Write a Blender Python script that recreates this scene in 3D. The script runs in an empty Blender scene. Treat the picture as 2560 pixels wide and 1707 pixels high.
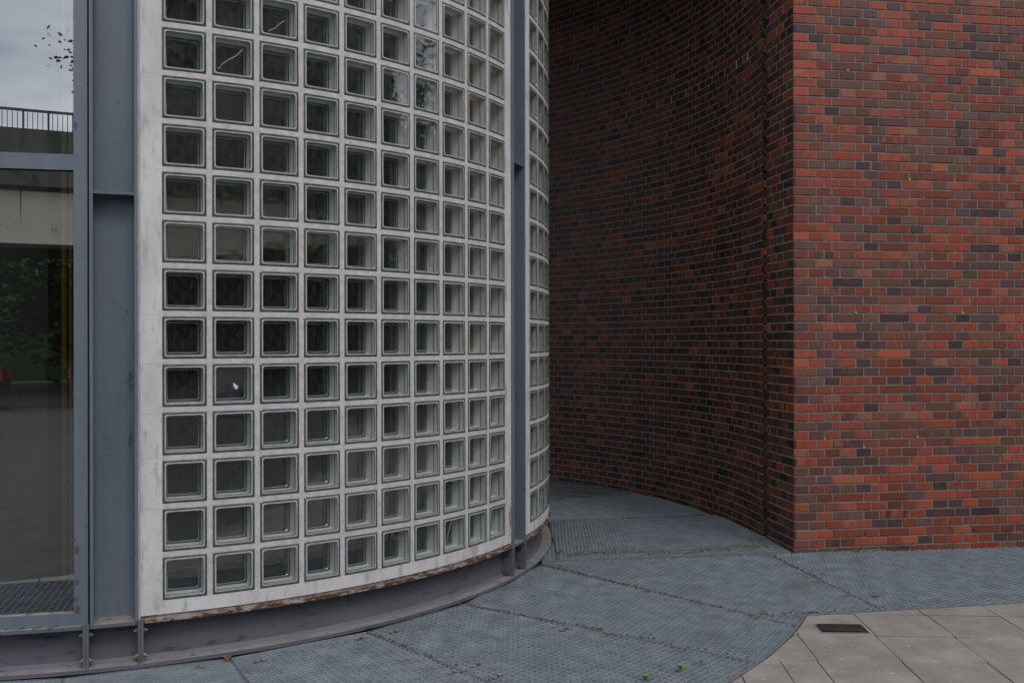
import bpy, math, random
from math import sin, cos, pi, radians, atan2, hypot, sqrt, floor
random.seed(7)
S = bpy.context.scene
COL = S.collection

# ------------------------------------------------------------------ camera, world, sun, exposure
F = 2402.6
cam_d = bpy.data.cameras.new("Camera"); cam = bpy.data.objects.new("Camera", cam_d); COL.objects.link(cam)
cam_d.sensor_width = 36.0; cam_d.lens = 36.0 * F / 2560.0
cam_d.clip_start = 0.05; cam_d.clip_end = 2000
cam.location = (0, 0, 1.47)
cam.rotation_euler = (pi / 2, 0.0017, 0)
S.camera = cam
S.view_settings.view_transform = 'Standard'; S.view_settings.look = 'None'
S.view_settings.exposure = 0.08; S.view_settings.gamma = 1.0

SUN_EL, SUN_AZ = radians(52), radians(35)      # azimuth measured from behind the camera towards the right
w = bpy.data.worlds.new("World"); S.world = w; w.use_nodes = True
wn, wl = w.node_tree.nodes, w.node_tree.links
for n in list(wn): wn.remove(n)
out = wn.new('ShaderNodeOutputWorld'); bg = wn.new('ShaderNodeBackground'); bg.inputs[1].default_value = 0.14
sky = wn.new('ShaderNodeTexSky'); sky.sky_type = 'NISHITA'; sky.sun_disc = False
sky.sun_elevation = SUN_EL; sky.sun_rotation = pi - SUN_AZ
tc = wn.new('ShaderNodeTexCoord'); mp = wn.new('ShaderNodeMapping'); mp.inputs['Scale'].default_value = (1, 1, 3.2)
nz = wn.new('ShaderNodeTexNoise'); nz.inputs['Scale'].default_value = 2.6; nz.inputs['Detail'].default_value = 7; nz.inputs['Roughness'].default_value = .55
cr = wn.new('ShaderNodeValToRGB')
cr.color_ramp.elements[0].position = .34; cr.color_ramp.elements[0].color = (4.6, 4.95, 5.8, 1)
cr.color_ramp.elements[1].position = .66; cr.color_ramp.elements[1].color = (11.0, 10.9, 11.7, 1)
mx = wn.new('ShaderNodeMix'); mx.data_type = 'RGBA'; mx.inputs[0].default_value = .9
wl.new(tc.outputs['Generated'], mp.inputs[0]); wl.new(mp.outputs[0], nz.inputs['Vector']); wl.new(nz.outputs[0], cr.inputs[0])
wl.new(sky.outputs[0], mx.inputs[6]); wl.new(cr.outputs[0], mx.inputs[7]); wl.new(mx.outputs[2], bg.inputs[0]); wl.new(bg.outputs[0], out.inputs[0])

sd = bpy.data.lights.new("sun", 'SUN'); sd.energy = 0.8; sd.angle = radians(18); sd.color = (1, .96, .91)
so = bpy.data.objects.new("sun", sd); COL.objects.link(so); so.location = (8, -12, 14)
_d = (sin(SUN_AZ) * cos(SUN_EL), -cos(SUN_AZ) * cos(SUN_EL), sin(SUN_EL))
from mathutils import Vector, Matrix
so.rotation_euler = Vector(_d).to_track_quat('Z', 'Y').to_euler()

# ------------------------------------------------------------------ materials
def mat(name, col, rough=.6, metal=0., spec=.5, col2=None, sc=(8, 8, 8), lo=.35, hi=.65, detail=5., spots=None, bump=0., bsc=60.,
        attr=False, stain=None, ior=None):
    """procedural principled material: base colour mixed with col2 by a stretched noise, dark or light spots, a large soft stain, bump"""
    m = bpy.data.materials.new(name); m.use_nodes = True
    N, L = m.node_tree.nodes, m.node_tree.links
    b = N['Principled BSDF']; b.inputs['Roughness'].default_value = rough; b.inputs['Metallic'].default_value = metal
    b.inputs['Specular IOR Level'].default_value = spec
    tc = N.new('ShaderNodeTexCoord')
    def noise(scale, det=5., rg=.6):
        mp = N.new('ShaderNodeMapping'); mp.inputs['Scale'].default_value = scale
        n = N.new('ShaderNodeTexNoise'); n.inputs['Scale'].default_value = 1; n.inputs['Detail'].default_value = det; n.inputs['Roughness'].default_value = rg
        L.new(tc.outputs['Object'], mp.inputs[0]); L.new(mp.outputs[0], n.inputs['Vector']); return n.outputs[0]
    def ramp(src, lo, hi):
        r = N.new('ShaderNodeMapRange'); r.inputs[1].default_value = lo; r.inputs[2].default_value = hi; L.new(src, r.inputs[0]); return r.outputs[0]
    def mix(fac, a, bb, mode='MIX'):
        x = N.new('ShaderNodeMix'); x.data_type = 'RGBA'; x.blend_type = mode
        if isinstance(fac, float): x.inputs[0].default_value = fac
        else: L.new(fac, x.inputs[0])
        for i, v in ((6, a), (7, bb)):
            if isinstance(v, tuple): x.inputs[i].default_value = (*v, 1)
            else: L.new(v, x.inputs[i])
        return x.outputs[2]
    c = (tuple(col))
    if attr:
        a1 = N.new('ShaderNodeAttribute'); a1.attribute_name = 'Col'; a2 = N.new('ShaderNodeAttribute'); a2.attribute_name = 'Col2'
        k = ramp(noise(sc, detail), lo, hi); c = mix(k, a1.outputs[0], a2.outputs[0])
        g = ramp(noise((90, 90, 160), 4), .2, .8); c = mix(.55, c, mix(g, (.5, .5, .5), (1.45, 1.4, 1.35)), 'MULTIPLY')
    elif col2: c = mix(ramp(noise(sc, detail), lo, hi), c, tuple(col2))
    if stain: # (colour, scale, lo, hi)
        c = mix(ramp(noise(stain[1], 6, .65), stain[2], stain[3]), c, stain[0])
    if spots: # (colour, scale, lo, hi)
        for s in (spots if isinstance(spots, list) else [spots]):
            c = mix(ramp(noise(s[1], 2., .5), s[2], s[3]), c, s[0])
    if isinstance(c, tuple): b.inputs['Base Color'].default_value = (*c, 1)
    else: L.new(c, b.inputs['Base Color'])
    if bump:
        bp = N.new('ShaderNodeBump'); bp.inputs['Strength'].default_value = bump; bp.inputs['Distance'].default_value = .004
        L.new(noise((bsc, bsc, bsc), 6), bp.inputs['Height']); L.new(bp.outputs[0], b.inputs['Normal'])
    rr = N.new('ShaderNodeMapRange'); rr.inputs[3].default_value = max(0, rough - .12); rr.inputs[4].default_value = min(1, rough + .12)
    L.new(noise((14, 14, 14), 3), rr.inputs[0]); L.new(rr.outputs[0], b.inputs['Roughness'])
    return m

def glassy(name, refl, tint, rough=.01, wav=0., dust=1.):
    """sheet glass: part of the light reflects, more so at grazing angles, the rest goes through"""
    m = bpy.data.materials.new(name); m.use_nodes = True; N, L = m.node_tree.nodes, m.node_tree.links
    N.remove(N['Principled BSDF']); o = N['Material Output']
    t = N.new('ShaderNodeBsdfTransparent'); t.inputs[0].default_value = (*tint, 1)
    g = N.new('ShaderNodeBsdfGlossy'); g.inputs['Roughness'].default_value = rough; g.inputs[0].default_value = (.9, .93, .93, 1)
    lw = N.new('ShaderNodeLayerWeight'); lw.inputs[0].default_value = .5
    pw = N.new('ShaderNodeMath'); pw.operation = 'POWER'; pw.inputs[1].default_value = 4.0; L.new(lw.outputs['Facing'], pw.inputs[0])
    r = N.new('ShaderNodeMapRange'); r.inputs[3].default_value = refl; r.inputs[4].default_value = .95; L.new(pw.outputs[0], r.inputs[0])
    tcc = N.new('ShaderNodeTexCoord'); n = N.new('ShaderNodeTexNoise'); n.inputs['Scale'].default_value = 7; L.new(tcc.outputs['Object'], n.inputs['Vector'])
    if wav:
        bp = N.new('ShaderNodeBump'); bp.inputs['Strength'].default_value = wav; bp.inputs['Distance'].default_value = .01
        L.new(n.outputs[0], bp.inputs['Height']); L.new(bp.outputs[0], g.inputs['Normal'])
    # a thin film of dust on the glass
    d = N.new('ShaderNodeBsdfDiffuse'); d.inputs[0].default_value = (.35, .36, .33, 1)
    n2 = N.new('ShaderNodeTexNoise'); n2.inputs['Scale'].default_value = 60; n2.inputs['Detail'].default_value = 6
    mp = N.new('ShaderNodeMapping'); mp.inputs['Scale'].default_value = (1, 1, .4); L.new(tcc.outputs['Object'], mp.inputs[0]); L.new(mp.outputs[0], n2.inputs['Vector'])
    dr = N.new('ShaderNodeMapRange'); dr.inputs[1].default_value = .4; dr.inputs[2].default_value = .8; dr.inputs[3].default_value = .010 * dust; dr.inputs[4].default_value = .08 * dust; L.new(n2.outputs[0], dr.inputs[0])
    m1 = N.new('ShaderNodeMixShader'); L.new(r.outputs[0], m1.inputs[0]); L.new(t.outputs[0], m1.inputs[1]); L.new(g.outputs[0], m1.inputs[2])
    m2 = N.new('ShaderNodeMixShader'); L.new(dr.outputs[0], m2.inputs[0]); L.new(m1.outputs[0], m2.inputs[1]); L.new(d.outputs[0], m2.inputs[2])
    L.new(m2.outputs[0], o.inputs[0]); return m

M = {}
M['brick'] = mat('clinker_brick', (.2, .08, .05), .5, spec=.32, attr=True, sc=(26, 26, 10), lo=.45, hi=.62, bump=.5, bsc=90,
                 spots=[((.45, .42, .38), (130, 130, 130), .74, .78)])
M['mortar'] = mat('mortar', (.26, .24, .21), .9, col2=(.16, .148, .13), sc=(30, 30, 30), bump=.8, bsc=160)
M['mortarc'] = mat('pale_mortar', (.40, .37, .33), .9, col2=(.25, .23, .20), sc=(30, 30, 30), bump=.8, bsc=160)
M['lime'] = mat('lime_bloom', (.46, .45, .44), .9, col2=(.33, .32, .31), sc=(80, 80, 80))
M['brickfar'] = mat('brick_plain', (.19, .065, .045), .7, col2=(.12, .05, .04), sc=(9, 9, 16))
M['render'] = mat('pale_concrete', (.76, .745, .735), .78, col2=(.62, .60, .59), sc=(6, 6, 3), lo=.38, hi=.66, bump=.35, bsc=120,
                  stain=((.33, .29, .26), (30, 30, 10), .56, .82), spots=[((.16, .11, .08), (120, 120, 90), .73, .80), ((.40, .36, .35), (16, 16, 5), .60, .80)])
M['joint'] = mat('joint_concrete', (.69, .66, .65), .85, col2=(.52, .48, .465), sc=(25, 25, 25), lo=.35, hi=.7, bump=.4, bsc=120,
                 spots=((.14, .09, .06), (70, 70, 110), .70, .80))
M['seal'] = mat('old_sealant', (.44, .36, .27), .8, col2=(.12, .09, .06), sc=(22, 22, 60), lo=.42, hi=.6)
M['rust'] = mat('rusty_steel', (.11, .042, .022), .85, col2=(.36, .33, .33), sc=(16, 16, 50), lo=.47, hi=.56, bump=.8, bsc=80,
                spots=((.05, .018, .01), (60, 60, 60), .55, .70))
M['paint'] = mat('grey_blue_paint', (.130, .168, .206), .30, col2=(.180, .210, .245), sc=(9, 9, 1.3), lo=.3, hi=.7, bump=.12, bsc=200,
                 spots=[((.035, .04, .05), (70, 70, 45), .72, .78), ((.13, .06, .03), (38, 38, 26), .735, .76)], stain=((.17, .175, .195), (12, 12, 1.2), .55, .75))
M['paint_shaded'] = mat('grey_blue_paint_shaded', (.125, .130, .152), .5, col2=(.155, .158, .178), sc=(4, 4, 14), lo=.3, hi=.7, bump=.12, bsc=200,
                  spots=[((.24, .24, .25), (90, 90, 90), .74, .80), ((.05, .05, .058), (9, 9, 30), .60, .80), ((.12, .06, .035), (45, 45, 45), .735, .77)])  # shaded copy of the grey blue paint, violet of the shade in its colour
M['dirty'] = mat('dusty_flange', (.18, .172, .17), .85, col2=(.29, .275, .265), sc=(12, 12, 12), lo=.3, hi=.65,
                 spots=((.07, .06, .035), (24, 24, 24), .62, .76), bump=.6, bsc=140)
M['dirtrust'] = mat('stained_plate', (.14, .14, .15), .7, col2=(.16, .085, .045), sc=(30, 30, 8), lo=.52, hi=.62, spots=((.07, .07, .02), (40, 40, 20), .66, .75))
M['bolt'] = mat('zinc_bolt', (.26, .27, .30), .45, .55, col2=(.14, .14, .16), sc=(90, 90, 90))
M['glass'] = glassy('block_glass', .10, (.97, .985, .975), .012, .03, .9)
M['glassb'] = glassy('block_back_glass', .13, (.50, .57, .52), .03, .10, .8)
M['pane'] = glassy('window_pane', .42, (.66, .70, .68), .004, .0, .15)
M['rim'] = mat('glass_rim_refraction', (.045, .058, .050), .10, spec=.8, col2=(.13, .155, .142), sc=(30, 30, 30))  # dark green stands in for refraction shading in the glass edge
M['ridge'] = mat('pale_glass_ridge', (.52, .55, .54), .12, spec=.8, col2=(.38, .42, .405), sc=(18, 18, 18))
M['tunnel'] = mat('frosted_glass_side', (.78, .80, .76), .35, spec=.4, col2=(.60, .63, .59), sc=(130, 130, 3), lo=.3, hi=.7,
                  spots=((.16, .15, .10), (90, 90, 30), .68, .78))
M['galv'] = mat('galvanised_steel', (.26, .305, .335), .36, .2, col2=(.43, .48, .515), sc=(9, 9, 9), lo=.35, hi=.7,
                stain=((.13, .13, .11), (2.2, 2.2, 2.2), .56, .85))
M['galvd'] = mat('galvanised_dirty', (.15, .17, .185), .6, .2, col2=(.24, .26, .275), sc=(30, 30, 30))
M['moss'] = mat('mossy_steel', (.085, .085, .04), .9, col2=(.2, .21, .19), sc=(40, 40, 40), lo=.35, hi=.6)
M['clip'] = mat('clip_steel', (.34, .31, .28), .6, .3, col2=(.22, .14, .09), sc=(40, 40, 40), lo=.45, hi=.6)
M['slab'] = mat('concrete_slab', (.30, .275, .245), .85, col2=(.215, .195, .172), sc=(5, 5, 5), lo=.35, hi=.65, bump=.35, bsc=150,
                spots=[((.50, .47, .44), (30, 30, 30), .66, .80), ((.10, .085, .07), (75, 75, 75), .72, .78)], stain=((.20, .175, .145), (3.2, 3.2, 3.2), .46, .70))
M['soil'] = mat('joint_sand', (.045, .042, .034), .95, col2=(.09, .08, .06), sc=(30, 30, 30))
M['asphalt'] = mat('forecourt_ground', (.062, .064, .061), .9, col2=(.04, .042, .04), sc=(3, 3, 3), spots=((.08, .08, .075), (40, 40, 40), .6, .75))
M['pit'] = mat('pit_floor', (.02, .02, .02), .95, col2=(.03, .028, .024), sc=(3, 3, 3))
M['black'] = mat('black_iron_and_shade', (.018, .019, .021), .55, .3, col2=(.035, .034, .032), sc=(30, 30, 30), bump=.6, bsc=120)  # also paints in the shade of the column gap and weep holes
M['mark'] = mat('worn_marks', (.09, .09, .09), .6)
M['conc'] = mat('bare_concrete', (.15, .15, .14), .85, col2=(.09, .092, .085), sc=(3, 3, 2), lo=.3, hi=.7, spots=((.08, .08, .07), (22, 22, 9), .66, .78), bump=.4, bsc=60)
M['concl'] = mat('bridge_concrete', (.72, .66, .54), .85, col2=(.60, .55, .44), sc=(.8, .8, .8), spots=[((.12, .11, .09), (5, 5, 1), .66, .8), ((.05, .05, .05), (14, 14, 14), .70, .75)])
M['concd'] = mat('stained_concrete', (.075, .08, .07), .9, col2=(.13, .13, .11), sc=(1.2, 1.2, .6), spots=((.03, .03, .025), (3, 3, 1), .55, .7))
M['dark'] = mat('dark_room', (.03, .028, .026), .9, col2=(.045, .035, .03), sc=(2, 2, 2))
M['yellow'] = mat('ochre_pipe', (.55, .33, .08), .5, col2=(.45, .26, .06), sc=(8, 8, 3))
M['floorin'] = mat('dark_floor', (.012, .013, .015), .5, col2=(.02, .02, .022), sc=(4, 4, 4))
M['leaf'] = mat('fresh_leaf', (.07, .19, .025), .45, col2=(.12, .28, .04), sc=(40, 40, 40))
M['dryleaf'] = mat('dry_leaf', (.22, .10, .055), .8, col2=(.13, .07, .04), sc=(60, 60, 60))
M['foliage'] = mat('foliage', (.022, .040, .014), .95, spec=.05, col2=(.04, .06, .02), sc=(.9, .9, .9))
M['foliage2'] = mat('yellowing_foliage', (.12, .11, .03), .6, col2=(.06, .09, .03), sc=(2, 2, 2))
M['bark'] = mat('bark', (.07, .055, .04), .9, col2=(.04, .03, .025), sc=(9, 9, 2))
M['carred'] = mat('red_car_paint', (.08, .014, .012), .22, spec=.5, col2=(.06, .012, .01), sc=(1, 1, 1))
M['carsil'] = mat('silver_car_paint', (.34, .35, .37), .2, .6, col2=(.30, .31, .33), sc=(1, 1, 1))
M['tyre'] = mat('tyre', (.02, .02, .02), .8, col2=(.03, .03, .03), sc=(9, 9, 9))
M['carglass'] = mat('car_glass', (.015, .018, .02), .05, spec=.9, col2=(.02, .022, .025), sc=(1, 1, 1))
M['white'] = mat('white_scrap', (.75, .74, .76), .8)
M['flake'] = mat('bare_patch', (.36, .30, .27), .9, col2=(.28, .22, .2), sc=(40, 40, 40))
M['smudge'] = mat('rubbed_paint', (.055, .075, .095), .5, col2=(.08, .09, .12), sc=(60, 60, 20), lo=.4, hi=.6)
M['smudge2'] = mat('dull_spot', (.085, .088, .105), .6, col2=(.10, .10, .12), sc=(40, 40, 40))
M['lamp'] = mat('headlight_lens', (.6, .62, .65), .1, spec=.9)
M['red'] = mat('tail_light', (.4, .01, .01), .2, spec=.8)

# ------------------------------------------------------------------ mesh helpers
class MB:
    def __init__(s): s.v = []; s.f = []; s.m = []; s.c = []; s.c2 = []; s.mats = []; s.cur = 0; s.col = (.5, .5, .5); s.col2 = (.5, .5, .5)
    def use(s, m):
        if m not in s.mats: s.mats.append(m)
        s.cur = s.mats.index(m); return s
    def poly(s, pts):
        n = len(s.v); s.v += [tuple(p) for p in pts]; s.f.append(tuple(range(n, n + len(pts)))); s.m.append(s.cur); s.c.append(s.col); s.c2.append(s.col2)
    def hexa(s, p, skip=()):
        """p: 8 points, bottom ring 0-3 counter-clockwise seen from above, top ring 4-7"""
        n = len(s.v); s.v += [tuple(q) for q in p]
        for i, f in enumerate([(3, 2, 1, 0), (4, 5, 6, 7), (0, 1, 5, 4), (1, 2, 6, 5), (2, 3, 7, 6), (3, 0, 4, 7)]):
            if i in skip: continue
            s.f.append(tuple(n + k for k in f)); s.m.append(s.cur); s.c.append(s.col); s.c2.append(s.col2)
    def box(s, x0, y0, z0, x1, y1, z1):
        s.hexa([(x0, y0, z0), (x1, y0, z0), (x1, y1, z0), (x0, y1, z0), (x0, y0, z1), (x1, y0, z1), (x1, y1, z1), (x0, y1, z1)])
    def bar(s, a, b, t, z0, z1):
        dx, dy = b[0] - a[0], b[1] - a[1]; l = hypot(dx, dy)
        if l < 1e-5: return
        nx, ny = -dy / l * t / 2, dx / l * t / 2
        s.hexa([(a[0] - nx, a[1] - ny, z0), (b[0] - nx, b[1] - ny, z0), (b[0] + nx, b[1] + ny, z0), (a[0] + nx, a[1] + ny, z0),
                (a[0] - nx, a[1] - ny, z1), (b[0] - nx, b[1] - ny, z1), (b[0] + nx, b[1] + ny, z1), (a[0] + nx, a[1] + ny, z1)])
    def prism(s, pts, z0, z1):
        n = len(pts); s.poly([(p[0], p[1], z1) for p in pts]); s.poly([(p[0], p[1], z0) for p in reversed(pts)])
        for i in range(n):
            a, b = pts[i], pts[(i + 1) % n]; s.poly([(a[0], a[1], z0), (b[0], b[1], z0), (b[0], b[1], z1), (a[0], a[1], z1)])
    def tube(s, path, rad, seg=8):
        rings = []
        for i, p in enumerate(path):
            p = Vector(p); a = Vector(path[max(0, i - 1)]); b = Vector(path[min(len(path) - 1, i + 1)])
            d = (b - a).normalized(); u = d.orthogonal().normalized(); v = d.cross(u)
            if i and u.dot(lu) < 0: u = -u; v = -v
            lu = u; r = rad[i] if isinstance(rad, (list, tuple)) else rad
            rings.append([tuple(p + u * cos(2 * pi * k / seg) * r + v * sin(2 * pi * k / seg) * r) for k in range(seg)])
        for A, B in zip(rings, rings[1:]):
            for k in range(seg): s.poly([A[k], A[(k + 1) % seg], B[(k + 1) % seg], B[k]])
        s.poly(list(reversed(rings[0]))); s.poly(rings[-1])
    def build(s, name, parent=None, smooth=False, attrs=False, loc=None, rotz=0., merge=False):
        me = bpy.data.meshes.new(name); me.from_pydata(s.v, [], s.f)
        for m in s.mats: me.materials.append(M[m])
        me.polygons.foreach_set('material_index', s.m)
        if attrs:
            for nm, cc in (('Col', s.c), ('Col2', s.c2)):
                at = me.attributes.new(nm, 'FLOAT_COLOR', 'FACE'); at.data.foreach_set('color', [x for c in cc for x in (*c, 1)])
        if merge:
            import bmesh
            bm = bmesh.new(); bm.from_mesh(me); bmesh.ops.remove_doubles(bm, verts=bm.verts, dist=1e-5); bmesh.ops.recalc_face_normals(bm, faces=bm.faces); bm.to_mesh(me); bm.free()
        me.update()
        if smooth:
            for p in me.polygons: p.use_smooth = True
            try: me.set_sharp_from_angle(angle=radians(35))
            except Exception: pass
        o = bpy.data.objects.new(name, me); COL.objects.link(o)
        if loc: o.location = loc
        o.rotation_euler[2] = rotz
        if parent: o.parent = parent
        return o
def thing(name, label, cat, loc=(0, 0, 0), rotz=0., group=None):
    o = bpy.data.objects.new(name, None); COL.objects.link(o); o.location = loc; o.rotation_euler[2] = rotz; o.empty_display_size = .2
    o['label'] = label; o['category'] = cat
    if group: o['group'] = group
    return o
def tag(o, label, cat, group=None):
    o['label'] = label; o['category'] = cat
    if group: o['group'] = group
    return o
def kind(o, k): o['kind'] = k; return o

# drum: everything round is set out from its axis; angle a is measured from straight towards the camera, positive to the right
DX, DY, DR = -2.7993, 7.2140, 3.0706
def P(a, r, z): return (DX + r * sin(a), DY - r * cos(a), z)
def arcstrip(mb, a0, a1, r, z0, z1, n=None, inward=False):
    n = n or max(1, int(abs(a1 - a0) / .03))
    for i in range(n):
        b0 = a0 + (a1 - a0) * i / n; b1 = a0 + (a1 - a0) * (i + 1) / n
        q = [P(b0, r, z0), P(b1, r, z0), P(b1, r, z1), P(b0, r, z1)]
        mb.poly(q[::-1] if inward else q)
def arcbox(mb, a0, a1, r0, r1, z0, z1, n=None, mats=None):
    """curved bar between radii r0<r1; mats = (front, top, rest)"""
    n = n or max(1, int(abs(a1 - a0) / .03))
    mats = mats or (None, None, None)
    def u(k):
        if mats[k]: mb.use(mats[k])
    u(0); arcstrip(mb, a0, a1, r1, z0, z1, n)
    for i in range(n):
        b0 = a0 + (a1 - a0) * i / n; b1 = a0 + (a1 - a0) * (i + 1) / n
        u(1); mb.poly([P(b0, r1, z1), P(b1, r1, z1), P(b1, r0, z1), P(b0, r0, z1)])
        u(2); mb.poly([P(b0, r0, z0), P(b1, r0, z0), P(b1, r1, z0), P(b0, r1, z0)])
    u(2); arcstrip(mb, a0, a1, r0, z0, z1, n, True)
    for b, fl in ((a0, 0), (a1, 1)):
        q = [P(b, r0, z0), P(b, r1, z0), P(b, r1, z1), P(b, r0, z1)]; mb.poly(q[::-1] if fl else q)

# ================================================================== SETTING: ground, paving, pit
LA, LB = (1.53, 5.150), (2.874, 5.402)               # edge of the paving along the brick building
ldx, ldy = LB[0] - LA[0], LB[1] - LA[1]; _l = hypot(ldx, ldy); ldx /= _l; ldy /= _l
GR = 4.825                                            # outer radius of the curved grating
acorner = atan2(LA[0] - DX, -(LA[1] - DY))
def r_edge(a):
    if a <= acorner: return GR
    ux, uy = sin(a), -cos(a)                          # ray hits the straight edge
    den = ux * ldy - uy * ldx
    t = ((LA[0] - DX) * ldy - (LA[1] - DY) * ldx) / den
    return min(t, 9.) if t > 0 else 9.
g = MB().use('asphalt')
angs = [radians(-75) + i * radians(1.5) for i in range(int(150 / 1.5) + 13)]
angs = [a for a in angs if a < radians(96)]
for a0, a1 in zip(angs, angs[1:]):
    for k in range(4):
        q = []
        for a, kk in ((a0, k), (a0, k + 1), (a1, k + 1), (a1, k)):
            re = r_edge(a) + .012; rr = [re, re + 2, max(re + 4, 20), 220][kk] if kk < 4 else 320
            q.append(P(a, rr, -.05 if kk < 4 else -.05))
        g.poly(q)
kind(g.build('ground'), 'structure')
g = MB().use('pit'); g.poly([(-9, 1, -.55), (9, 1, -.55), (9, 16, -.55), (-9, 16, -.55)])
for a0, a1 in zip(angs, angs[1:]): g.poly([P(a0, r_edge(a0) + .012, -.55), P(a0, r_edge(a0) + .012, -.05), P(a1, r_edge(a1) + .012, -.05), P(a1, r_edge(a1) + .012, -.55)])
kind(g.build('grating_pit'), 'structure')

def clip(poly, nx, ny, c):
    """keep the side where nx*x+ny*y >= c"""
    o = []
    for i in range(len(poly)):
        p, q = poly[i], poly[(i + 1) % len(poly)]
        dp, dq = nx * p[0] + ny * p[1] - c, nx * q[0] + ny * q[1] - c
        if dp >= 0: o.append(p)
        if (dp >= 0) != (dq >= 0):
            t = dp / (dp - dq); o.append((p[0] + (q[0] - p[0]) * t, p[1] + (q[1] - p[1]) * t))
    return o
def area(p): return abs(sum(p[i][0] * p[(i + 1) % len(p)][1] - p[(i + 1) % len(p)][0] * p[i][1] for i in range(len(p)))) / 2

fc = MB().use('asphalt'); fc.poly([(-70, -24, -.004), (70, -24, -.004), (70, 2.30, -.006), (-70, 2.30, -.006)])
kind(fc.build('forecourt'), 'structure')
# concrete slabs, each a real chamfered stone in one paving mesh
pv = MB(); SW, SD = .385, .382
ox, oy, th = 2.197, 4.777, radians(-2.9)
rnd = random.Random(3)
shift = {0: .008, 1: .0, -1: .0, -2: -.006, 2: .0}
def slab(x0, y0, x1, y1):
    def tr(x, y): return (ox + x * cos(th) - y * sin(th), oy + x * sin(th) + y * cos(th))
    poly = [tr(x0, y0), tr(x1, y0), tr(x1, y1), tr(x0, y1)]
    cx = sum(p[0] for p in poly) / 4; cy = sum(p[1] for p in poly) / 4
    # tangent line of the grating circle near this slab
    dx, dy = cx - DX, cy - DY; l = hypot(dx, dy)
    if l < GR + .8: poly = clip(poly, dx / l, dy / l, (DX * dx + DY * dy) / l + GR + .014)
    if len(poly) >= 3: poly = clip(poly, ldy, -ldx, LA[0] * ldy - LA[1] * ldx + .012)
    if len(poly) < 3 or area(poly) < 2e-4: return
    mx_, my_ = sum(p[0] for p in poly) / len(poly), sum(p[1] for p in poly) / len(poly)
    dz = rnd.uniform(-.0015, .0015); tx, ty = rnd.uniform(-.004, .004), rnd.uniform(-.004, .004)
    Z = lambda p, o: dz + (p[0] - mx_) * tx + (p[1] - my_) * ty - o
    inn = [(p[0] + (mx_ - p[0]) * .014, p[1] + (my_ - p[1]) * .014) for p in poly]
    pv.use('slab'); pv.poly([(p[0], p[1], Z(p, 0)) for p in inn])
    n = len(poly)
    for i in range(n):
        j = (i + 1) % n
        pv.poly([(poly[i][0], poly[i][1], Z(poly[i], .003)), (poly[j][0], poly[j][1], Z(poly[j], .003)), (inn[j][0], inn[j][1], Z(inn[j], 0)), (inn[i][0], inn[i][1], Z(inn[i], 0))])
        pv.use('soil'); pv.poly([(poly[i][0], poly[i][1], -.045), (poly[j][0], poly[j][1], -.045), (poly[j][0], poly[j][1], Z(poly[j], .003)), (poly[i][0], poly[i][1], Z(poly[i], .003))]); pv.use('slab')
for j in range(-7, 6):
    sh = shift.get(j, rnd.uniform(-.006, .006))
    for i in range(-26, 22):
        gp = .0012 + rnd.random() * .002
        x0, y0, x1, y1 = i * SW + sh + gp, j * SD + gp + .0018, (i + 1) * SW + sh - gp, (j + 1) * SD - gp - .0018
        if (i, j) == (-3, -2): slab(x0, y0, x0 + .208, y1); slab(x0 + .212, y0, x1, y1)
        elif (i, j) == (-1, 0): slab(x0, y0, x1, y0 + .19); slab(x0, y0 + .194, x1, y1)
        else: slab(x0, y0, x1, y1)
kind(pv.build('paving'), 'structure')
ed = MB().use('galvd')                                 # steel edge angle between paving and grating
for a0, a1 in zip(angs, angs[1:]):
    if a1 <= acorner: arcbox(ed, a0, a1, GR + .001, GR + .008, -.12, .002, 1)
    elif a0 < acorner: arcbox(ed, a0, acorner, GR + .001, GR + .008, -.12, .002, 1)
ed.bar((LA[0], LA[1] - .003), (LA[0] + ldx * 5, LA[1] - .003 + ldy * 5), .007, -.12, .002)
tag(ed.build('edge_angle'), 'thin steel edge strip curving between the gratings and the concrete paving', 'edging')

# ================================================================== GRATINGS
def grate_piece(b, fb, poly, ang, pitch, loc, mat_):
    A = sum(poly[i][0] * poly[(i + 1) % len(poly)][1] - poly[(i + 1) % len(poly)][0] * poly[i][1] for i in range(len(poly)))
    if A < 0: poly = poly[::-1]
    n = len(poly)
    def span(px, py, dx, dy):
        t0, t1 = -50, 50
        for i in range(n):
            a, c = poly[i], poly[(i + 1) % n]
            ex, ey = c[0] - a[0], c[1] - a[1]; nx, ny = -ey, ex; l = hypot(nx, ny)
            if l < 1e-6: continue
            nx /= l; ny /= l
            num = nx * (px - a[0]) + ny * (py - a[1]) - .002; den = nx * dx + ny * dy
            if abs(den) < 1e-9:
                if num < 0: return None
                continue
            tt = -num / den
            if den > 0: t0 = max(t0, tt)
            else: t1 = min(t1, tt)
        return (t0, t1) if t1 - t0 > .004 else None
    for k, (a, pt, top, th_, dp_) in enumerate(((ang, pitch[0], 0., .0026, .028), (ang + pi / 2, pitch[1], -.0008, .0024, .009))):
        dx, dy = cos(a), sin(a); nx, ny = -dy, dx
        ds = [nx * p[0] + ny * p[1] for p in poly]; i0, i1 = floor(min(ds) / pt), floor(max(ds) / pt) + 1
        for i in range(i0, i1 + 1):
            px, py = nx * i * pt, ny * i * pt; sp = span(px, py, dx, dy)
            if sp:
                b.bar((px + dx * sp[0] - loc[0], py + dy * sp[0] - loc[1]), (px + dx * sp[1] - loc[0], py + dy * sp[1] - loc[1]), th_, top - dp_, top)
    for i in range(n):
        p, q = poly[i], poly[(i + 1) % n]
        fb.bar((p[0] - loc[0], p[1] - loc[1]), (q[0] - loc[0], q[1] - loc[1]), .003, -.030, .0012)
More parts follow.
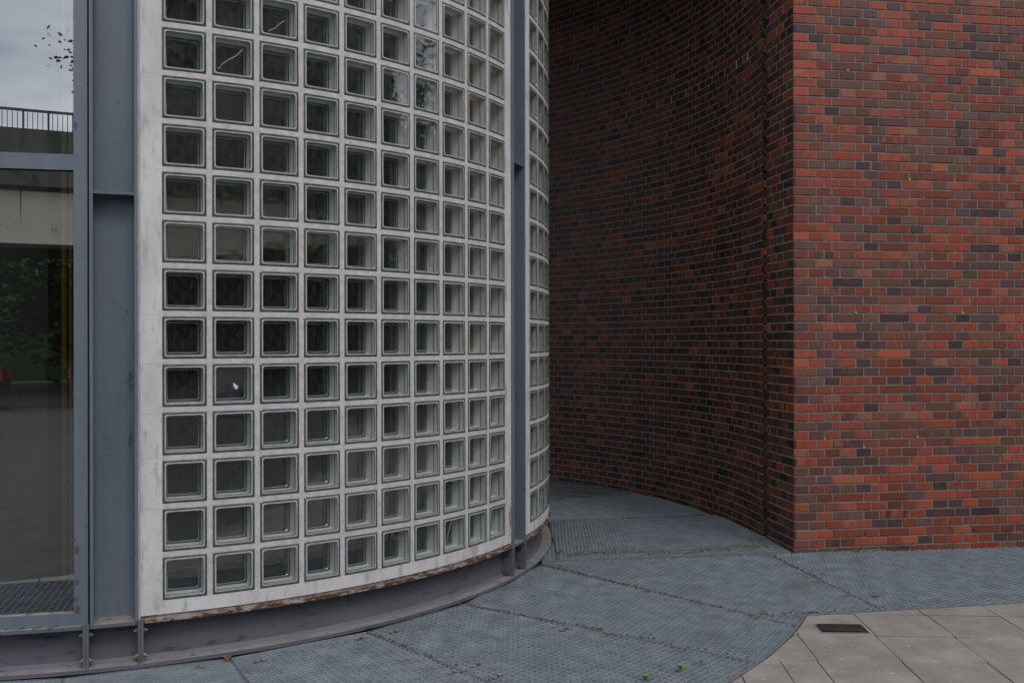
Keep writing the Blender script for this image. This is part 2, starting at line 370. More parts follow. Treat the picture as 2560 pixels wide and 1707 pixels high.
def grating(poly, ang, label, pitch=(.0345, .0385), z=0., frame=True, clips=(), moss=None, mat_='galv', extra=()):
    """press-locked steel grating clipped to a polygon: bearing bars, cross bars and edge bars of real height"""
    t = thing('grating_panel', label, 'floor grating', (sum(p[0] for p in poly) / len(poly), sum(p[1] for p in poly) / len(poly), z), 0, 'steel gratings laid around the glass drum')
    loc = t.location
    b = MB().use(mat_); fb = MB().use('galvd')
    for poly in (poly,) + tuple(extra):
      grate_piece(b, fb, poly, ang, pitch, loc, mat_)
    b.build('bar_grid', t); fb.build('edge_bar', t)
    for (cx, cy, r) in clips:
        c = MB().use('clip')
        for s in (-1, 1):
            ux, uy = cos(ang + r), sin(ang + r)
            x, y = cx - loc[0] + s * ux * .017, cy - loc[1] + s * uy * .017
            c.hexa([(x + (a_ * ux - c_ * uy), y + (a_ * uy + c_ * ux), zz) for zz in (.0014, .0045 + .002 * (s > 0)) for a_, c_ in ((-.011, -.009), (.011, -.009), (.011, .009), (-.011, .009))])
        c.use('bolt'); c.tube([(cx - loc[0], cy - loc[1], .002), (cx - loc[0], cy - loc[1], .009)], .005, 6)
        c.build('fixing_clip', t)
    return t
def sector(a0, a1, r0=3.112, r1=GR - .004, n=9):
    return [P(a0 + (a1 - a0) * i / n, r1, 0)[:2] for i in range(n + 1)] + [P(a1 + (a0 - a1) * i / n, r0, 0)[:2] for i in range(n + 1)]
R_ = radians
def clampclip(cl): return cl
gp_ = .0011
def secpanel(d0, d1, label, clips=(), ang=None):
    # inner arc is concave, so cut the sector in a convex hull of outer arc + straight inner chord just clear of the flange
    a0, a1 = R_(d0) + gp_, R_(d1) - gp_
    mid = (a0 + a1) / 2; rin = 3.112 / cos((a1 - a0) / 2) if False else 3.112
    pl = [P(a0 + (a1 - a0) * i / 8, GR - .004, 0)[:2] for i in range(9)] + [P(a1, 3.118, 0)[:2], P(a0, 3.118, 0)[:2]]
    return grating(pl, (mid if ang is None else ang), label, clips=clips)
secpanel(-10.3, 2.6, 'grating panel far left of the drum front, outside the picture edge')
secpanel(2.6, 15.5, 'grating panel left of the picture corner under the window')
secpanel(15.5, 28.45, 'coarse grating panel in the bottom left corner below the tall steel column', clips=[(-1.418, 4.344, 0)])
secpanel(28.45, 41.4, 'long grating panel at bottom centre left below the widest run of ring beam', clips=[(-1.16, 4.43, 0), (-.755, 4.765, .1), (-.27, 4.27, .1)])
secpanel(41.4, 54.3, 'grating panel curving past the middle of the ring beam with three green leaves on it', clips=[(-.60, 4.878, 0), (-.165, 4.37, .2), (-.065, 4.22, .1), (.262, 4.905, 0), (.465, 4.81, .1)])
# convex part of panel between seam C and seam D
Cs = P(R_(54.3) + gp_, 3.118, 0)[:2]
aD = atan2(1.473 - DX, -(4.968 - DY))
Dp = [Cs] + [P(R_(54.3) + gp_ + (aD - R_(54.3) - gp_) * i / 5, GR - .004, 0)[:2] for i in range(6)] + [P(R_(73.7), 3.118, 0)[:2]]
Dx = [(1.303, 5.152), P(aD, GR - .004, 0)[:2], P((aD + acorner) / 2, GR - .004, 0)[:2], (1.528, 5.152)]
grating(Dp, R_(60), 'wedge shaped grating panel narrowing to a point at the right end of the paving edge', clips=[(.79, 5.66, .2), (1.30, 5.12, 0)], extra=(Dx,))
wa = R_(10.8)
def off(a, b, d):
    l = hypot(b[0] - a[0], b[1] - a[1]); return ((a[0] - (b[1] - a[1]) / l * d, a[1] + (b[0] - a[0]) / l * d), (b[0] - (b[1] - a[1]) / l * d, b[1] + (b[0] - a[0]) / l * d))
T1 = [(.200, 6.352), (1.300, 5.156), (1.53, 5.157), (2.026, 5.253), (1.764, 6.642), (.34, 6.415), (.2025, 6.395)]
grating(T1, R_(-31.5), 'wide grating panel between the drum and the brick corner, in front of the raised panel', clips=[(.775, 5.73, .6), (.86, 5.62, .6), (.305, 6.31, 0), (1.745, 6.585, .1), (1.83, 5.98, .6), (1.86, 5.87, .5), (1.93, 5.545, .6)])
T2 = [(2.031, 5.254), (5.6, 5.254 + 3.57 * ldy / ldx), (5.6, 6.676 + 3.64 * .19), (1.975, 6.668), (1.769, 6.643)]
grating(T2, R_(35), 'grating panel along the foot of the right brick wall beside the pale paving', clips=[(1.96, 6.08, .5), (2.10, 5.55, .2), (2.93, 6.27, .3), (3.05, 6.10, .3)])
U1 = [(.303, 6.415), (.345, 6.421), (1.925, 6.672), (1.882, 7.18), (1.752, 7.96), (1.700, 8.078), (.303, 7.81)]
grating(U1, R_(-50), 'raised grating panel in the gap beside the brick corner with a mossy band', z=.012, clips=[(.40, 7.70, .4), (.262 + .12, 6.55, .4)], extra=([(.198, 6.398), (.303, 6.415), (.303, 7.05)],))
U2 = [(.262, 7.806), (1.697, 8.084), (1.60, 8.50), (1.38, 9.02), (1.20, 9.33), (.262, 8.885)]
grating(U2, R_(20), 'grating panel in the middle of the dark gap behind the raised panel')
U3 = [(.262, 8.892), (1.195, 9.338), (.95, 9.70), (.60, 10.06), (.262, 10.25)]
grating(U3, R_(68), 'farthest visible grating panel deep in the gap between drum and curved brick wall', pitch=(.060, .26))
# raised edge strip, moss mat and litter
e = MB().use('galvd'); e.bar((.262, 6.4065), (1.93, 6.668), .005, -.02, .014)
tag(e.build('step_plate'), 'pale steel step edge across the gap in front of the raised grating', 'edging')
e = MB().use('moss'); rr = random.Random(11)
for i in range(560):
    t = rr.random(); x = .42 + t * 1.40; y0 = 6.40 + (x - .26) * .157 + .17 + rr.gauss(0, .022) + .05 * sin(t * 9)
    s = rr.uniform(.003, .009) * (1 - abs(t - .45) * .8); a = rr.random() * pi
    c_, s_ = cos(a) * s, sin(a) * s
    e.hexa([(x + p * c_ * 2.2 - q * s_, y0 + p * s_ * 2.2 + q * c_, zz) for zz in (.004, .0145 + rr.random() * .004) for p, q in ((-1, -1), (1, -1), (1, 1), (-1, 1))])
kind(e.build('moss'), 'stuff'); bpy.data.objects['moss']['label'] = 'brown green moss caught in the raised grating'; bpy.data.objects['moss']['category'] = 'moss'

e = MB().use('soil'); rr = random.Random(12)
for (p, q, n_, sp) in (((.21, 6.33), (1.29, 5.165), 420, .012), ((-.22, 5.35), (1.12, 4.45), 300, .009), ((1.77, 6.61), (2.03, 5.28), 260, .010), ((-.72, 4.865), (-.07, 4.14), 120, .006), ((.32, 7.81), (1.69, 8.08), 120, .006), ((.35, 8.90), (1.18, 9.33), 80, .006), ((1.3, 5.16), (2.0, 5.26), 120, .008)):
    for i in range(int(n_ * .38)):
        t = rr.random(); t = t if rr.random() < .5 else (t * 6 % 1) * .5; x = p[0] + (q[0] - p[0]) * t + rr.gauss(0, sp); y = p[1] + (q[1] - p[1]) * t + rr.gauss(0, sp); a = rr.random() * pi
        s = rr.uniform(.001, .0032); c_, s_ = cos(a) * s, sin(a) * s; e.use(rr.choice(['soil', 'soil', 'moss', 'clip'])); zt = .013 if y > 6.42 + (x - .26) * .157 else 0.
        e.hexa([(x + p_ * c_ * 2.4 - q_ * s_, y + p_ * s_ * 2.4 + q_ * c_, zz) for zz in (zt + .0005, zt + .003 + rr.random() * .003) for p_, q_ in ((-1, -1), (1, -1), (1, 1), (-1, 1))])
o = kind(e.build('seam_litter'), 'stuff'); o['label'] = 'dark crumbs of soil and twigs along the seams of the gratings'; o['category'] = 'litter'
def leafmesh(name, loc, rz, size, matn, label, cat, tilt=.3, group=None, n=1):
    b = MB().use(matn)
    for q in range(n):
        ra = rz + q * 1.9; tl = tilt + q * .35
        pts = [(0, 0), (.25, .28), (.6, .36), (.85, .2), (1, 0), (.85, -.2), (.6, -.36), (.25, -.28)]
        top, bot = [], []
        for x, y in pts:
            X, Y, Z = x * size, y * size, (tl * x - .5 * x * x * tl + abs(y) * .35) * size
            xx = X * cos(ra) - Y * sin(ra); yy = X * sin(ra) + Y * cos(ra)
            top.append((xx, yy, Z + .0006)); bot.append((xx, yy, Z))
        cen = (.5 * size * cos(ra), .5 * size * sin(ra), (tl * .375) * size)
        for i in range(8):
            j = (i + 1) % 8; b.poly([top[i], top[j], (cen[0], cen[1], cen[2] + .0006)][::-1]); b.poly([bot[i], bot[j], cen])
        b.tube([(0, 0, 0), (-.35 * size * cos(ra), -.35 * size * sin(ra), -.1 * size * 0 + .001)], .0012, 5)
    return tag(b.build(name, loc=loc), label, cat, group)
G_ = 'green leaves on the grating'
leafmesh('green_leaf', (.575, 4.165, .004), .8, .032, 'leaf', 'fresh green leaves low on the grating at the bottom edge, nearest of three', 'leaf', .9, G_, 3)
leafmesh('green_leaf', (.752, 4.292, .004), .2, .034, 'leaf', 'green leaf sprig with a brown stalk, middle of three on the grating', 'leaf', .8, G_, 3)
leafmesh('green_leaf', (.862, 4.395, .004), 2.9, .028, 'leaf', 'bright green leaf pair farthest back, closest to the paving edge', 'leaf', .6, G_, 2)
D_ = 'dry leaves on the grating'
leafmesh('dry_leaf', (-.235, 5.372, .006), .4, .035, 'dryleaf', 'orange dry leaf against the ring beam foot at the middle seam', 'leaf', .5, D_)
leafmesh('dry_leaf', (-.285, 5.335, .006), 1.9, .022, 'dryleaf', 'tiny brown leaf crumb beside the orange leaf at the ring beam', 'leaf', .5, D_)
leafmesh('dry_leaf', (.318, 6.62, .018), 1.0, .045, 'dryleaf', 'red brown leaf on the raised grating near the drum', 'leaf', .6, D_)
leafmesh('dry_leaf', (-1.318, 4.437, .004), .9, .028, 'dryleaf', 'crumpled tan leaf at the seam below the steel column', 'leaf', .8, D_, 2)
leafmesh('dry_leaf', (1.36, 5.175, .006), 2.2, .035, 'dryleaf', 'brown leaf at the tip of the wedge shaped grating', 'leaf', .4, D_)
leafmesh('green_leaf', (2.40, 6.675, .006), 1.2, .03, 'leaf', 'small green weed at the foot of the right brick wall', 'leaf', .7, None, 3)

# black drain cover
t = thing('drain_cover', 'small black iron drain cover set in the pale paving', 'drain cover', (1.682, 4.907, .0), R_(-3))
b = MB().use('black'); b.prism([(-.113, -.056), (-.102, -.062), (.102, -.062), (.113, -.056), (.113, .056), (.102, .062), (-.102, .062), (-.113, .056)], -.02, .009); b.build('lid', t)
b = MB().use('galvd')
for x0, y0, x1, y1 in ((-.121, -.070, .121, -.0655), (-.121, .0655, .121, .070), (-.121, -.0655, -.1165, .0655), (.1165, -.0655, .121, .0655)): b.box(x0, y0, -.02, x1, y1, .0035)
b.build('frame', t)
b = MB().use('mark'); b.prism([(-.095 + .0, -.03), (-.08, -.0335), (0, -.045), (.08, -.0335), (.095, -.03), (.08, -.031), (0, -.0425), (-.08, -.031)], .009, .0102)
for i in range(7): b.box(-.03 + i * .0095, -.018, .009, -.03 + i * .0095 + .0035, -.012, .0102)
b.box(-.012, .004, .009, -.006, .014, .0102); b.box(.002, .002, .009, .008, .011, .0102); b.build('raised_marks', t)

# ================================================================== BRICK BUILDING
BB = thing('brick_building', 'red and brown clinker brick building with a sharp corner and a hollow curved wall', 'building', (1.963, 6.68, 0))
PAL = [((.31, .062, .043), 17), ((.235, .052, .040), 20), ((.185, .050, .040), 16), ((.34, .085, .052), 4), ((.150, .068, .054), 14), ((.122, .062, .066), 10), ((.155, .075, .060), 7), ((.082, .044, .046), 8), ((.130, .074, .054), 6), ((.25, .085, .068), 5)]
PAL2 = [((.26, .062, .036), 8), ((.175, .048, .034), 14), ((.125, .044, .033), 18), ((.30, .09, .045), 3), ((.095, .050, .038), 19), ((.080, .043, .043), 14), ((.13, .08, .045), 5), ((.050, .030, .030), 14), ((.105, .056, .040), 10)]  # browner mix for the curved wall, part of the gap's shade in its colour
def pick(r):
    x = r.random() * sum(p[1] for p in CURPAL)
    for c, wgt in CURPAL:
        x -= wgt
        if x < 0: break
    f = r.uniform(.82, 1.22) * (1.1 if CURPAL is PAL else 1.); return (c[0] * f, c[1] * f * (1.12 if c[0] > .17 else 1.), c[2] * f * (.90 if c[0] > .17 else .97))
CH = .0630; HP = .1175; BH = .0520; JT = .0120
def brick(mb, fr, s0, s1, z0, z1, r, dep=.012, out=0.):
    """brick on a path: fr(s) -> (x, y, nx, ny) with outward normal; slightly uneven, chamfered front"""
    j = lambda q=.0012: r.uniform(-q, q)
    o = out + r.uniform(-.001, .0015); ch = .0018
    a, b2 = fr(s0), fr(s1)
    c1 = pick(r); mb.col = c1
    mb.col2 = pick(r) if r.random() < (.45 if (s1 - s0) > .15 else .16) else tuple(k * r.uniform(.72, 1.12) for k in c1)
    def pt(q, n, z): return (q[0] + q[2] * n, q[1] + q[3] * n, z)
    s0j, s1j = j(), j()
    A, B = fr(s0 + s0j), fr(s1 + s1j); Ai, Bi = fr(s0 + s0j + ch), fr(s1 + s1j - ch)
    z0 += j(.0008); z1 += j(.0008)
    F_ = [pt(Ai, o, z0 + ch), pt(Bi, o, z0 + ch + j(.0006)), pt(Bi, o, z1 - ch + j(.0006)), pt(Ai, o, z1 - ch)]
    E_ = [pt(A, o - ch, z0), pt(B, o - ch, z0), pt(B, o - ch, z1), pt(A, o - ch, z1)]
    K_ = [pt(A, -dep - .004, z0), pt(B, -dep - .004, z0), pt(B, -dep - .004, z1), pt(A, -dep - .004, z1)]
    mb.poly(F_)
    for i in range(4):
        k = (i + 1) % 4; mb.poly([E_[i], E_[k], F_[k], F_[i]]); mb.poly([K_[i], K_[k], E_[k], E_[i]])
NC = 98
def zc(k): return -.032 + k * CH          # course k sits at zc .. zc+BH
# front wall, straight, from the corner to the right
CX0, CY0 = 1.962, 6.690; wdx, wdy = cos(R_(8.9)), sin(R_(8.9))
def fr_front(s): return (CX0 + wdx * s, CY0 + wdy * s, wdy, -wdx)
r = random.Random(21); CURPAL = PAL
mb = MB().use('brick'); WL = 5.2
for k in range(NC):
    s = 0.; alt = k % 2; i = 0
    while s < WL:
        if i == 0: L_ = HP - JT if alt else 1.5 * HP - JT
        elif alt: L_ = HP - JT
        else: L_ = (HP - JT) if i % 2 else (2 * HP - JT)
        brick(mb, fr_front, s + (0 if i == 0 else 0), s + L_, zc(k), zc(k) + BH, r)
        s += L_ + JT; i += 1
mb.use('mortar'); mb.col = mb.col2 = (.1, .1, .1)
def q2(fr, s0, s1, n, z0, z1): A, B = fr(s0), fr(s1); return [(A[0] + A[2] * n, A[1] + A[3] * n, z0), (B[0] + B[2] * n, B[1] + B[3] * n, z0), (B[0] + B[2] * n, B[1] + B[3] * n, z1), (A[0] + A[2] * n, A[1] + A[3] * n, z1)]
mb.poly(q2(fr_front, .004, WL, -.0045, -.5, zc(NC)))
mb.use('brickfar'); mb.poly(q2(fr_front, 0, WL + .1, -.001, zc(NC), 11.5)); mb.poly(q2(fr_front, WL + .1, 20, -.001, -.5, 11.5))
mbf = mb
# return: from the corner straight back, then the hollow curve (its own circle)
def unit(x, y): l = hypot(x, y); return x / l, y / l
AC = (-2.568, 7.054); AR = 4.455
pj = (1.892, 7.185)                                    # where straight meets curve
rdx, rdy = unit(pj[0] - CX0, pj[1] - CY0); RL = hypot(pj[0] - CX0, pj[1] - CY0)
def fr_ret(s): return (CX0 + rdx * s, CY0 + rdy * s, -rdy, rdx)
aj = atan2(pj[0] - AC[0], pj[1] - AC[1])               # angle from +Y towards +X
def fr_arc(s):
    a = aj - s / AR; return (AC[0] + AR * sin(a), AC[1] + AR * cos(a), -sin(a), -cos(a))
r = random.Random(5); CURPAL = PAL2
mb = MB().use('brick'); AL = 8.2
effl = []
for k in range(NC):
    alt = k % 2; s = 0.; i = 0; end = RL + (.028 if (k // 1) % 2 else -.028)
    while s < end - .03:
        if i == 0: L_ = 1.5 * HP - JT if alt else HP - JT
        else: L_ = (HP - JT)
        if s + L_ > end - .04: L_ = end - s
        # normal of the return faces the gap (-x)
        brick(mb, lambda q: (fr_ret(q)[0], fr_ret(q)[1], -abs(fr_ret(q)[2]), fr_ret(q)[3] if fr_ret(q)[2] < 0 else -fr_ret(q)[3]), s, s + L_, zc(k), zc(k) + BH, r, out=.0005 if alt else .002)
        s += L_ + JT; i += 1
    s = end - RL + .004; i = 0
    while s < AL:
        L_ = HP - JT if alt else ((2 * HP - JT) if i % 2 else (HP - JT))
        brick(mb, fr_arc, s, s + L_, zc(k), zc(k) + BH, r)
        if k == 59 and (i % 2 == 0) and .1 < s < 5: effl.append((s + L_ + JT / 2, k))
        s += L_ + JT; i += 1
# flip orientation is irrelevant for shading; mortar behind, leaving a slit at the toothed joint
mb.use('mortarc'); mb.col = mb.col2 = (.1, .1, .1)
fr_rn = lambda q: (fr_ret(q)[0], fr_ret(q)[1], -abs(fr_ret(q)[2]), fr_ret(q)[3] if fr_ret(q)[2] < 0 else -fr_ret(q)[3])
mb.poly(q2(fr_rn, .004, RL - .028, -.0032, -.5, zc(NC)))
n = 90; s0 = .022
for i in range(n):
    a, b2 = s0 + (AL - s0) * i / n, s0 + (AL - s0) * (i + 1) / n
    mb.poly(q2(fr_arc, a, b2, -.0032, -.5, zc(NC)))
mb.use('dark'); mb.poly([fr_rn(RL - .028)[:2] + (-.5,), (fr_rn(RL - .028)[0] + .09, fr_rn(RL - .028)[1] - .02, -.5), (fr_rn(RL - .028)[0] + .09, fr_rn(RL - .028)[1] - .02, zc(NC)), fr_rn(RL - .028)[:2] + (zc(NC),)])
mb.poly([(fr_rn(RL - .028)[0] + .09, fr_rn(RL - .028)[1] - .02, -.5), (fr_arc(s0)[0] + .09, fr_arc(s0)[1] + .03, -.5), (fr_arc(s0)[0] + .09, fr_arc(s0)[1] + .03, zc(NC)), (fr_rn(RL - .028)[0] + .09, fr_rn(RL - .028)[1] - .02, zc(NC))])
mb.poly([(fr_arc(s0)[0] + .09, fr_arc(s0)[1] + .03, -.5), fr_arc(s0)[:2] + (-.5,), fr_arc(s0)[:2] + (zc(NC),), (fr_arc(s0)[0] + .09, fr_arc(s0)[1] + .03, zc(NC))])
mb.use('brickfar'); mb.poly(q2(fr_rn, 0, RL, -.001, zc(NC), 11.5))
for i in range(40): mb.poly(q2(fr_arc, AL * i / 40, AL * (i + 1) / 40, -.001, zc(NC), 11.5))
lm = mb; lm.use('lime'); lm.col = lm.col2 = (.5, .5, .5)
# lime runs from the open joints
rl = random.Random(2)
def lime(fr, s, k, hgt=None, wd=.009, run=.02):
    z0 = zc(k) - .002 - rl.random() * run; z1 = zc(k) + BH * (hgt or rl.uniform(.7, 1.1)); A = fr(s)
    tx, ty = -A[3], A[2]; prof = [(-.4, z1), (.4, z1), (.5, (z0 + z1) / 2), (.7, zc(k) + .004), (.8, zc(k) - .004), (.25, z0), (-.3, z0 + .004), (-.9, zc(k) - .003), (-.6, zc(k) + .006), (-.5, (z0 + z1) / 2)]
    pf = [(A[0] + A[2] * .0028 + tx * p[0] * wd, A[1] + A[3] * .0028 + ty * p[0] * wd, p[1]) for p in prof]
    pb = [(p[0] - A[2] * .008, p[1] - A[3] * .008, p[2]) for p in pf]
    lm.poly(pf)
    for i in range(10): j = (i + 1) % 10; lm.poly([pf[i], pf[j], pb[j], pb[i]])
for s, k in effl: lime(fr_arc, s, k, 1.0, .0045, .004)
def arc_s_at(u):   # arc length where image column u falls
    best = min((abs((fr_arc(q * .01)[0] / fr_arc(q * .01)[1]) * F + 1280 - u), q * .01) for q in range(520)); return best[1]
for u, z in ((1463, 3.30), (1675, 2.90), (1817, 2.62), (1514, 2.72), (1606, 4.35), (1750, 4.6), (1607, 2.30), (1488, 1.52), (1630, 1.35), (1758, 1.45), (1888, 1.02), (1640, .82), (1425, .9), (1580, .55), (1760, 3.1)):
    s = arc_s_at(u); k = round((z + .03) / CH); s = round((s - .004 + .028) / HP) * HP + .004 - .034; lime(fr_arc, s, k, .16, .008, .012)
def fs(u): # front wall arc length at image column
    t = (u - 1280) / F; return (t * CY0 - CX0) / (wdx - t * wdy)
lm = mbf; lm.use('lime')
for u, v in ((2103, 165), (2418, 768), (2143, 772), (2258, 450), (2063, 1088), (2300, 1080), (2548, 1058), (2130, 1105)):
    s = fs(u); A = fr_front(s); z = 1.47 - (v - 853.5) * A[1] / F; k = round((z + .005) / CH); s = round((s - .0) / HP) * HP - JT / 2 + (0 if k % 2 else HP / 2)
    lime(fr_front, s, k, .14, .009, .010)

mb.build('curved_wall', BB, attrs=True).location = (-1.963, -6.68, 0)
mbf.build('front_wall', BB, attrs=True).location = (-1.963, -6.68, 0)
# body behind the walls and roof
mb = MB().use('brickfar'); E0 = fr_front(WL + .1); 
mb.hexa([(2.3, 7.3, -.5), (E0[0], E0[1], -.5), (E0[0] - .6, 15, -.5), (2.3, 15, -.5), (2.3, 7.3, 11.5), (E0[0], E0[1], 11.5), (E0[0] - .6, 15, 11.5), (2.3, 15, 11.5)])
mb.build('rear_block', BB).location = (-1.963, -6.68, 0)
def on_front(u, v, n):
    s_ = fs(u); A = fr_front(s_); return (A[0] + A[2] * n, A[1] + A[3] * n, 1.47 - (v - 853.5) * A[1] / F)
def on_arc(u, v, n):
    A = fr_arc(arc_s_at(u)); return (A[0] + A[2] * n, A[1] + A[3] * n, 1.47 - (v - 853.5) * A[1] / F)
for u, v in ((2162, 1336), (2434, 1326), (2505, 425)):
    b = MB().use('black'); p = on_front(u, v, .0018); q = on_front(u, v, -.004); b.tube([q, p], .0085, 10); b.build('dark_wall_disc', BB).location = (-1.963, -6.68, 0)  # black discs paint in the dark of weep holes; the upper is a plug
b = MB().use('flake'); b.tube([on_front(2068 + 9 * cos(t * .35), 481 - 11 * sin(t * .35), .001) for t in range(-1, 7)], .003, 5); b.build('chalk_arc', BB).location = (-1.963, -6.68, 0)
for path in ([(1749, 742), (1752, 768), (1756, 786)], [(1757, 788), (1761, 812), (1768, 842)], [(1730, 822), (1742, 810)]):
    b = MB().use('flake'); b.tube([on_arc(u, v, .001) for u, v in path], .0022, 5); b.build('chalk_line', BB).location = (-1.963, -6.68, 0)
mb = MB().use('concd'); mb.prism([(.0, 6.75), (1.98, 6.80), (2.6, 7.4), (2.6, 12.5), (-4, 12.5), (-3, 9.5)], 5.2, 5.6)  # unseen slab added overhead to darken the gap
mb.build('added_shade_slab', BB).location = (-1.963, -6.68, 0)
# ================================================================== GLASS DRUM
DR_ = thing('glass_drum', 'round building of pale glass block panels and grey blue steel columns', 'building', (DX, DY, 0))
def drum(mb, name, par=None, **k):
    o = mb.build(name, par or DR_, **k); 
    if par is None: o.location = (-DX, -DY, 0)
    return o
PW, PP, Z0 = .1953, .2200, .2930
da = .0718; NR = 22; HT = 9.0
def block_mesh():
    """hollow glass block, local x right, y inward, z up, origin at the centre of its face"""
    b = MB(); h = PW / 2 - .0008
    def sq(hh, y, n=3, rad=.008):
        pts = []
        for cx, cz, a0 in ((hh - rad, hh - rad, 0), (-hh + rad, hh - rad, pi / 2), (-hh + rad, -hh + rad, pi), (hh - rad, -hh + rad, 1.5 * pi)):
            for i in range(n): a = a0 + pi / 2 * i / (n - 1); pts.append((cx + rad * cos(a), y, cz + rad * sin(a)))
        return pts
    rings = [(h, .004, .006), (h, -.001, .006), (h - .003, -.0035, .007), (h - .0066, -.0035, .008), (h - .0082, -.0005, .009), (h - .0100, -.003, .010), (h - .0150, -.003, .011), (h - .0166, .001, .012)]
    ms = ['ridge', 'rim', 'rim', 'rim', 'ridge', 'ridge', 'rim']
    R = [sq(hh, y, 3, rd) for hh, y, rd in rings]
    for A, B, m in zip(R, R[1:], ms):
        b.use(m)
        for i in range(12): j = (i + 1) % 12; b.poly([A[i], B[i], B[j], A[j]])
    b.use('glass'); b.poly(list(reversed(R[-1])))
    T0 = sq(h - .012, .0015, 3, .006); T1 = sq(h - .012, .030, 3, .006); T1b = sq(h - .014, .033, 3, .007); T2b = sq(h - .014, .037, 3, .007); T2 = sq(h - .012, .040, 3, .006); T3 = sq(h - .016, .082, 3, .010)
    for A, B, m in ((T0, T1, 'tunnel'), (T1, T1b, 'rim'), (T1b, T2b, 'ridge'), (T2b, T2, 'rim'), (T2, T3, 'tunnel')):
        b.use(m)
        for i in range(12): j = (i + 1) % 12; b.poly([A[i], B[i], B[j], A[j]])
    T4 = sq(h - .025, .0795, 3, .010); T5 = sq(h - .0268, .0795, 3, .010); T6 = sq(h - .030, .0825, 3, .010)  # pale ring imitates the front ridges' reflection in the back pane
    for A, B, m in ((T3, T4, 'glassb'), (T4, T5, 'ridge'), (T5, T6, 'rim')):
        b.use(m)
        for i in range(12): j = (i + 1) % 12; b.poly([A[i], B[i], B[j], A[j]])
    b.use('glassb'); b.poly(list(reversed(T6)))
    return b
proto = None
def inframe(a, z):
    x, y, zz = P(a, DR, z); u = 1280 + F * x / y; v = 853.5 - F * (zz - 1.47) / y
    return u, v, y
cands = []
panels = [(.3714, 1.1394, .4021, 10), (1.2102, 1.975, 1.2464, 10)]
for pi_, (pa, pb, ba, nc) in enumerate(panels):
    for c in range(nc):
        for r_ in range(NR):
            a = ba + c * da + .0318; z = Z0 + r_ * PP + PW / 2
            u, v, y = inframe(a, z); vis = -20 < v < 1727 and (pi_ == 0 or c < 4)
            wpx = PW * F / y * max(0, cos(a - atan2(-(P(a, DR, 0)[0]), y) * 1))
            cands.append((-(wpx if vis else 0), pi_, c, r_, vis))
cands.sort(); solo = {(p, c, r_) for w_, p, c, r_, vis in cands[:100] if vis}
